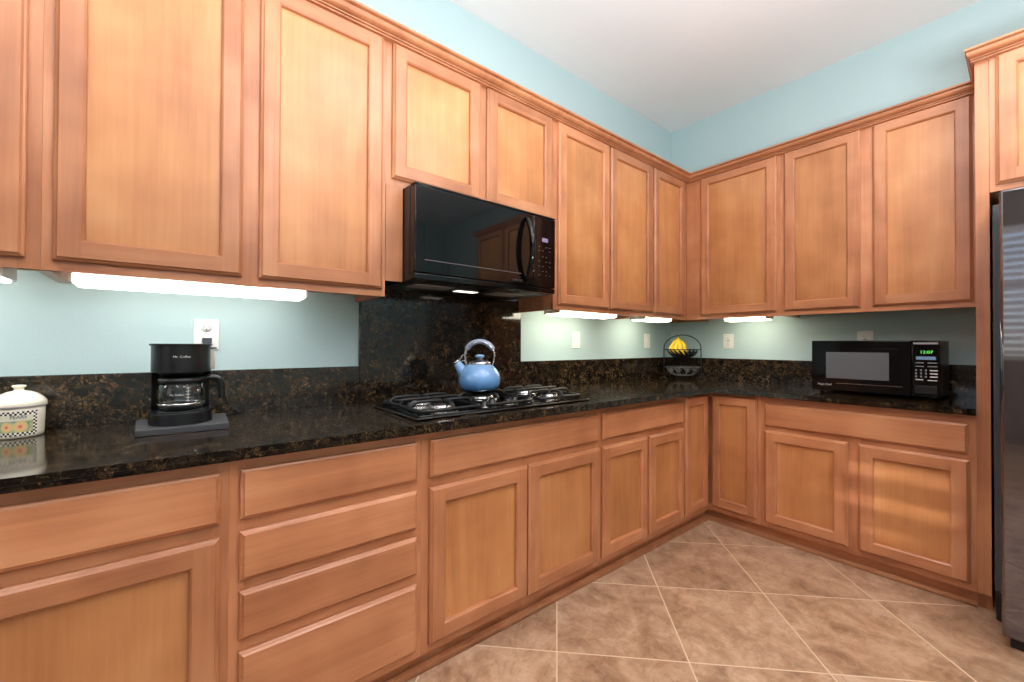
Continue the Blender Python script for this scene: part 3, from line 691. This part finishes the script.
P0 = [bend(cy, 0.0628, 0.072, 0.0155)(a, zz) for a, zz in ((0, 0), (0.0014, 0), (0.0014, 0.046), (0, 0.046))]
gm.quad(*[tuple(Vector(p)+Vector(n)*0.0006) for p, n in P0])
gm.build('cup_markings', WHITE_INK, cf)
# power cord: from the back of the machine along the counter, up to the socket behind it
b = MB(); b.tube(smooth_path([(0.045, 0.092, 0.014), (0.055, 0.112, 0.010), (0.066, 0.131, 0.001), (0.095, 0.155, -0.0160), (0.140, 0.190, -0.0164), (0.185, 0.215, -0.0164)], 6), 0.0032, None, 8)
b.tube(smooth_path([(0.185, 0.215, -0.0165), (0.15, 0.221, 0.02), (0.10, 0.222, 0.12), (0.085, 0.222, 0.165), (0.079, 0.236, 0.215), (0.077, 0.228, 0.256)], 6), 0.0032, None, 8)
b.build('power_cord', BLACK_SATIN, t)
b = MB(); b.prism([(0.062, 0.257), (0.068, 0.250), (0.086, 0.250), (0.092, 0.257), (0.092, 0.276), (0.062, 0.276)], 'y', 0.217, 0.2418, None, 0.002, 1); b.build('plug', simple('dark_grey_plug', srgb(60, 66, 72), 0.4), t)

# ------------------------------------------------------------------ pear canister
CX, CY = 0.115, -3.779
t = thing('canister', 'oval cream ceramic canister with a checkered pear label at the left edge', 'canister', (CX, CY, CT1), 0)
RX, RY = 0.064, 0.0535
prof = [(0, 0), (0.90, 0.0), (0.955, 0.004), (0.965, 0.012), (0.99, 0.060), (1.0, 0.084), (0.97, 0.086), (0.0, 0.086)]
b = MB(); b.lathe(prof, (0, 0, 0), 48, CREAM, RX, RY); pot = b.build('pot', None, t)
b = MB(); b.lathe([(1.0, 0.086), (1.055, 0.088), (1.065, 0.094), (1.06, 0.102), (1.02, 0.105), (0.9, 0.114), (0.7, 0.124), (0.45, 0.131), (0.22, 0.134), (0.17, 0.138), (0.20, 0.142), (0.27, 0.146), (0.27, 0.149), (0.2, 0.1505), (0, 0.151)], (0, 0, 0), 48, CREAM, RX, RY)
ld = b.build('lid', None, t)
b = MB(); b.lathe([(1.058, 0.0885), (1.0675, 0.0905), (1.0675, 0.0915), (1.06, 0.0920)], (0, 0, 0), 48, GREY_LINE, RX, RY); b.build('rim_line', None, ld)
def can_pt(a, z, e=0.0):
    k = 0.965+(0.99-0.965)*min(1, max(0, (z-0.012)/0.048)) if z < 0.06 else 0.99+0.01*(z-0.06)/0.024
    return (RX*k*math.cos(a)*(1+e), RY*k*math.sin(a)*(1+e), z)
def label_mat():
    k = N('pear_label_print'); uv = k.n('ShaderNodeTexCoord').outputs['UV']; s = k.n('ShaderNodeSeparateXYZ'); k.l(uv, s.inputs[0]); u, v = s.outputs[0], s.outputs[1]
    U, V_ = k.math('MULTIPLY', u, 20), k.math('MULTIPLY', v, 14)
    chk = k.math('MODULO', k.math('ADD', k.math('FLOOR', U), k.math('FLOOR', V_)), 2.0)
    check = k.mix(chk, srgb(24, 26, 30), srgb(244, 240, 226))
    du = k.math('MINIMUM', U, k.math('SUBTRACT', 20.0, U)); dv = k.math('MINIMUM', V_, k.math('SUBTRACT', 14.0, V_))
    border = k.math('LESS_THAN', k.math('MINIMUM', du, dv), 2.0)
    p2 = k.mapping(uv, (1, 1, 1)); inner = k.ramp(k.noise(p2, 7, 3), [(0.35, srgb(120, 150, 116)), (0.5, srgb(196, 190, 150)), (0.65, srgb(110, 150, 136))])
    inner = k.mix(k.math('GREATER_THAN', v, 0.62), inner, srgb(226, 222, 200))
    for cx_, cy_, rx_, ry_ in ((0.34, 0.38, 0.13, 0.20), (0.62, 0.38, 0.16, 0.23)):
        a = k.math('DIVIDE', k.math('SUBTRACT', u, cx_), rx_); c = k.math('DIVIDE', k.math('SUBTRACT', v, cy_), ry_)
        r2 = k.math('SQRT', k.math('ADD', k.math('MULTIPLY', a, a), k.math('MULTIPLY', c, c)))
        fruit = k.ramp(r2, [(0.0, srgb(96, 60, 40)), (0.14, srgb(222, 130, 100)), (0.45, srgb(236, 184, 138)), (1.0, srgb(206, 196, 130))])
        inner = k.mix(k.math('LESS_THAN', r2, 1.0), inner, fruit)
    k.base(k.mix(border, inner, check)); k.set(Roughness=0.18); return k.m
lb = MB(); A0, A1, ZB, ZT = -0.80, 0.95, 0.008, 0.078; NU = 24
rows = [[can_pt(A0+(A1-A0)*i/NU, ZB+(ZT-ZB)*j/6, 0.006) for i in range(NU+1)] for j in range(7)]
lb.grid(rows, label_mat()); lo = lb.build('label_print', None, pot)
uvl = lo.data.uv_layers.new(name='UVMap')
for poly_ in lo.data.polygons:
    for li in poly_.loop_indices:
        co = lo.data.vertices[lo.data.loops[li].vertex_index].co
        a = math.atan2(co.y/RY, co.x/RX); uvl.data[li].uv = ((a-A0)/(A1-A0), (co.z-ZB)/(ZT-ZB))
def can_text(tx, tz):
    a = 0.22 + tx/0.062; p = can_pt(a, 0.0625+tz, 0.010); return p, (math.cos(a), math.sin(a), 0)
text_mesh('lettering', 'PEARS', 0.036, NAVY_INK, pot, can_text, 0.0003, 0.0105)

# ------------------------------------------------------------------ outlets and switches
def plate(name, label, loc, rz, kind, w=0.080, h=0.118):
    t = thing(name, label, 'outlet' if name == 'outlet' else 'switch', loc, rz, 'white wall plates')
    MB().box(-w/2, w/2, -0.007, -0.0005, -h/2, h/2, None, 0.003).build('cover_plate', WHITE_P, t)
    if kind == 'duplex':
        for z in (0.027, -0.027):
            rc = MB().lathe([(0, -0.0095), (0.0175, -0.0095), (0.0175, -0.006)], (0, 0, z), 24, WHITE_P, axis='y').build('receptacle', None, t)
            s = MB(); s.box(-0.0085, -0.0065, -0.0100, -0.0094, z-0.001, z+0.008); s.box(0.0065, 0.0085, -0.0100, -0.0094, z, z+0.007); s.lathe([(0, -0.0100), (0.0028, -0.0100), (0.0028, -0.0094)], (0, 0, z-0.008), 12, None, axis='y'); s.build('slots', DARK_SLOT, rc)
    elif kind == 'gfci':
        rc = MB().box(-0.018, 0.018, -0.0095, -0.006, -0.036, 0.036, WHITE_P, 0.001).build('receptacle', None, t)
        for z in (0.021, -0.021):
            s = MB(); s.box(-0.0085, -0.0065, -0.0100, -0.0094, z-0.001, z+0.008); s.box(0.0065, 0.0085, -0.0100, -0.0094, z, z+0.007); s.lathe([(0, -0.0100), (0.0028, -0.0100), (0.0028, -0.0094)], (0, 0, z-0.008), 12, None, axis='y'); s.build('slots', DARK_SLOT, rc)
        MB().box(-0.012, 0.012, -0.0105, -0.009, 0.001, 0.006).build('test_button', GREY_INK, rc); MB().box(-0.012, 0.012, -0.0105, -0.009, -0.007, -0.002).build('reset_button', WHITE_P, rc)
    else:
        s = MB(); s.prism([(-0.0095, -0.034), (-0.006, -0.036), (-0.006, 0.036), (-0.013, 0.034), (-0.0095, 0.0)], 'x', -0.0165, 0.0165); s.build('rocker', WHITE_P, t)
        for z in (0.047, -0.047): MB().lathe([(0, -0.0080), (0.0026, -0.0078), (0.0028, -0.0068)], (0, 0, z), 12, None, axis='y').build('screw', GREY_INK, t)
    return t
plate('outlet', 'white outlet with a dark plug in it above the coffee maker', (0, -3.328, 1.1975), LEFT, 'duplex')
plate('light_switch', 'white wall plate under the cabinet right of the hood microwave', (0, -1.240, 1.197), LEFT, 'rocker')
plate('light_switch', 'white wall plate nearest the corner, left of the fruit basket', (0, -0.372, 1.199), LEFT, 'rocker')
plate('outlet', 'white outlet right of the fruit basket on the far wall', (0.498, 0, 1.195), 0, 'gfci')
plate('outlet', 'white outlet half hidden behind the top of the countertop microwave', (1.341, 0, 1.200), 0, 'gfci')

# ------------------------------------------------------------------ countertop microwave
t = thing('countertop_microwave', 'black countertop microwave with a grey window and green clock', 'microwave', (1.448, -0.44, CT1), 0)
hx = 0.269; z0, z1 = 0.016, 0.305; xs = 0.164
MB().box(-hx, hx, 0.0, 0.335, z0, z1, None, 0.004).build('cabinet', BLACK_SATIN, t)
dr = MB().box(-hx, xs-0.001, -0.022, 0.0, z0, z1, BLACK_GLOSS, 0.005, 3).build('door', None, t)
MB().box(-0.232, 0.112, -0.0232, -0.018, 0.066, 0.262, BLACK_GLASS, 0.0008, 1).build('glass', None, dr)
MB().box(-0.198, 0.078, -0.0240, -0.020, 0.089, 0.239).build('window', SCREEN_GREY, dr)
MB().box(-0.150, 0.130, -0.0236, -0.021, 0.0600, 0.0625).build('trim_line', STEEL, dr)
cp = MB().box(xs+0.001, hx, -0.022, 0.0, z0, z1, BLACK_GLOSS, 0.005, 3).build('control_panel', None, t)
MB().box(0.172, 0.262, -0.0225, -0.0215, 0.284, 0.294).build('brand_strip', GREY_INK, cp)
MB().box(0.176, 0.258, -0.0228, -0.0215, 0.232, 0.258).build('display', BLACK_GLASS, cp)
text_mesh('clock_digits', '12:07', 0.044, LCD_GREEN, cp, lambda a, z: ((0.222+a, -0.0228, 0.245+z), (0, -1, 0)), 0.0006, 0.014)
MB().box(0.182, 0.254, -0.0226, -0.0219, 0.206, 0.222).build('preset_strip', BLUE_INK, cp)
def key(x0, x1, z, h, m): MB().box(x0, x1, -0.0226, -0.0219, z-h, z+h).build('key', m, cp)
for z in (0.190, 0.172): key(0.180, 0.210, z, 0.002, GREY_INK); key(0.224, 0.258, z, 0.002, GREY_INK)
for z in (0.152, 0.136, 0.120):
    for x in (0.182, 0.200, 0.218): key(x-0.0032, x+0.0032, z, 0.0042, GREY_INK)
    key(0.232, 0.260, z, 0.0026, WHITE_INK)
key(0.180, 0.208, 0.104, 0.0022, WHITE_INK); key(0.224, 0.258, 0.102, 0.0022, WHITE_INK)
MB().box(0.176, 0.258, -0.0236, -0.020, 0.034, 0.074, BLACK_SATIN, 0.002).build('door_button', None, cp)
text_mesh('logo', 'Magic Chef', 0.066, WHITE_INK, dr, lambda a, z: ((-0.205+a, -0.0222, 0.050+z), (0, -1, 0)), 0.0008)
for fx in (-hx+0.04, hx-0.04):
    for fy in (0.03, 0.30): MB().lathe([(0, 0), (0.014, 0), (0.012, 0.017), (0, 0.017)], (fx, fy, 0), 16).build('foot', BLACK_SATIN, t)

# ------------------------------------------------------------------ fruit basket and bananas
BXY = (0.232, -0.222)
t = thing('fruit_basket', 'two-tier dark wire fruit basket with an arched frame standing in the counter corner', 'basket', (BXY[0], BXY[1], CT1), YAW)
PX0, PX1 = -0.150, 0.150
zs, zt = 0.250, 0.358
pth = [(PX0, 0, 0.012), (PX0, 0, 0.12), (PX0, 0, zs)] + [(0.150*math.cos(a), 0, zs+(zt-zs)*math.sin(a)) for a in [PI-PI*i/20 for i in range(1, 20)]] + [(PX1, 0, zs), (PX1, 0, 0.12), (PX1, 0, 0.012)]
b = MB(); b.tube(pth, 0.0042, None, 8); b.build('arch_frame', IRON, t)
for sx in (-1, 1):
    b = MB()
    b.tube(smooth_path([(sx*0.150, -0.085, 0.0045), (sx*0.153, -0.06, 0.006), (sx*0.150, -0.02, 0.016), (sx*0.150, 0, 0.018), (sx*0.150, 0.02, 0.016), (sx*0.153, 0.06, 0.006), (sx*0.150, 0.085, 0.0045)], 5), 0.0042, None, 8)
    b.build('foot', IRON, t)
def ring(z, r): return [(r*math.cos(2*PI*i/36), r*math.sin(2*PI*i/36), z) for i in range(36)]
b = MB(); b.tube(ring(0.241, 0.122), 0.0035, None, 8, closed=True); b.tube([(PX0, 0, 0.241), (-0.12, 0, 0.241)], 0.0035, None, 8); b.tube([(PX1, 0, 0.241), (0.12, 0, 0.241)], 0.0035, None, 8); b.tube(ring(0.176, 0.045), 0.003, None, 8, closed=True)
for i in range(20):       # leaf-shaped straps sweeping from rim to base
    a = 2*PI*i/20; rows = []
    for j in range(9):
        s_ = j/8; r_ = 0.121-(0.076)*s_**1.5; z_ = 0.240-0.064*math.sin(s_*PI/2); aa = a+0.55*s_; wd = 0.0135*math.sin(PI*(0.08+0.84*s_))/max(r_, 0.05)
        rows.append([(r_*math.cos(aa-wd), r_*math.sin(aa-wd), z_), (r_*math.cos(aa+wd), r_*math.sin(aa+wd), z_+0.001)])
    b.grid(rows)
o = b.build('upper_bowl', IRON, t); md = o.modifiers.new('thickness', 'SOLIDIFY'); md.thickness = 0.0015
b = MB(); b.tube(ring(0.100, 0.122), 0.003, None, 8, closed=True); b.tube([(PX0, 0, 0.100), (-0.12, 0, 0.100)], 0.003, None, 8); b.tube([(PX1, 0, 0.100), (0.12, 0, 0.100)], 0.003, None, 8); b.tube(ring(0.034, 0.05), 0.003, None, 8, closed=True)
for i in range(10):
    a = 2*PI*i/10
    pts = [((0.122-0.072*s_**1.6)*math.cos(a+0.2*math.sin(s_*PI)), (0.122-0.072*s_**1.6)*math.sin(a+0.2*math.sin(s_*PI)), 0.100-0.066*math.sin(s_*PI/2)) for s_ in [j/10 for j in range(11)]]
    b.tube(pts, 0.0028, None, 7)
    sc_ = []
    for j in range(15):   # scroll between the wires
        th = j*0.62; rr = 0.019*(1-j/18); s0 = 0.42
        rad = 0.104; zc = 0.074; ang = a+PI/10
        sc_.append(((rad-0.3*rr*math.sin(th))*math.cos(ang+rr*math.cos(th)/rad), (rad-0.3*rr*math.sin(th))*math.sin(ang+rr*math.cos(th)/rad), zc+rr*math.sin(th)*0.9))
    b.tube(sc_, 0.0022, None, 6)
b.build('lower_bowl', IRON_LIT, t)
# bananas
tb = thing('banana_bunch', 'bunch of yellow bananas in the upper tier of the wire basket', 'bananas', (BXY[0], BXY[1], CT1+0.18), YAW)
stem = Vector((-0.030, 0.0, 0.158))
for i, (bx, by, ex, ey) in enumerate(((-0.098, -0.010, -0.046, -0.022), (-0.080, -0.045, -0.030, -0.046), (-0.046, -0.064, -0.004, -0.048), (-0.008, -0.050, 0.022, -0.018), (-0.075, 0.036, -0.026, 0.040))):
    P = smooth_path([stem, stem+Vector((bx*0.22, by*0.3, -0.022)), (bx*0.86, by*0.86, 0.092), (bx, by, 0.052), ((bx+ex)/2, (by+ey)/2, 0.022), (ex, ey, 0.014)], 6)
    n_ = len(P); rad = []
    for j in range(n_):
        s_ = j/(n_-1)
        rad.append(0.006 if s_ < 0.12 else (0.006+(s_-0.12)/0.18*0.0115 if s_ < 0.30 else (0.0175 if s_ < 0.8 else max(0.004, 0.0175*math.cos((s_-0.8)/0.2*1.35)))))
    b = MB(); b.tube(P, rad, BANANA_M, 7); b.build('banana', None, tb)
b = MB(); b.tube([stem+Vector((0, 0, -0.012)), stem+Vector((0.002, 0, 0.004)), stem+Vector((0.005, 0, 0.018))], [0.010, 0.008, 0.006], STEM_M, 8); b.build('stem', None, tb)

# ------------------------------------------------------------------ refrigerator
t = thing('refrigerator', 'tall black stainless refrigerator at the right edge beside the maple end panel', 'refrigerator', (1.898, 0, 0), 0)
MB().box(0.0, 0.985, -0.715, -0.03, 0.13, 1.765, FRIDGE_SIDE, 0.004).build('cabinet', None, t)
MB().box(0.004, 0.98, -0.722, -0.06, 0.012, 0.13, BLACK_MATTE, 0.003).build('base_grille', None, t)
MB().box(0.03, 0.955, -0.765, -0.715, 0.05, 1.755, DARK_SLOT).build('gasket', None, t)
for x0, x1, hx_ in ((0.024, 0.470, 0.430), (0.478, 0.983, 0.518)):
    dd = MB().box(x0, x1, -0.930, -0.765, 0.045, 1.772, BLACKSTEEL, 0.010, 3).build('door', None, t)
    h = MB(); h.tube(smooth_path([(hx_, -0.928, 1.55), (hx_, -0.975, 1.53), (hx_, -0.98, 1.45), (hx_, -0.98, 0.75), (hx_, -0.975, 0.67), (hx_, -0.928, 0.65)], 5), 0.012, BLACKSTEEL, 10); h.build('handle', None, dd)
ft = MB(); ft.box(0.045, 0.10, -0.90, -0.84, 0.0, 0.046, BLACK_MATTE, 0.004); ft.build('foot', None, t)
ft = MB(); ft.box(0.88, 0.94, -0.90, -0.84, 0.0, 0.046, BLACK_MATTE, 0.004); ft.build('foot', None, t)
ft = MB(); ft.box(0.01, 0.06, -0.70, -0.64, 0.0, 0.014, BLACK_MATTE); ft.build('foot', None, t)

# ------------------------------------------------------------------ window blind behind the photographer (seen mirrored in the refrigerator)
t = thing('window_blind', 'white horizontal slat blind on the window mirrored in the refrigerator door', 'blind', ((WX0+WX1)/2, YF-0.02, WZ0), 0)
hwid = (WX1-WX0)/2-0.06
MB().box(-hwid, hwid, -0.025, 0.025, WZ1-WZ0-0.10, WZ1-WZ0-0.055).build('headrail', SLAT, t)
sl = MB(); z = 0.09; ca, sa = math.cos(math.radians(52)), math.sin(math.radians(52))
while z < WZ1-WZ0-0.12:
    h = 0.036; sl.prism([(-h*ca, z+h*sa-0.001), (h*ca, z-h*sa-0.001), (h*ca, z-h*sa+0.0015), (-h*ca, z+h*sa+0.0015)], 'x', -hwid, hwid); z += 0.085
sl.build('slats', SLAT, t)
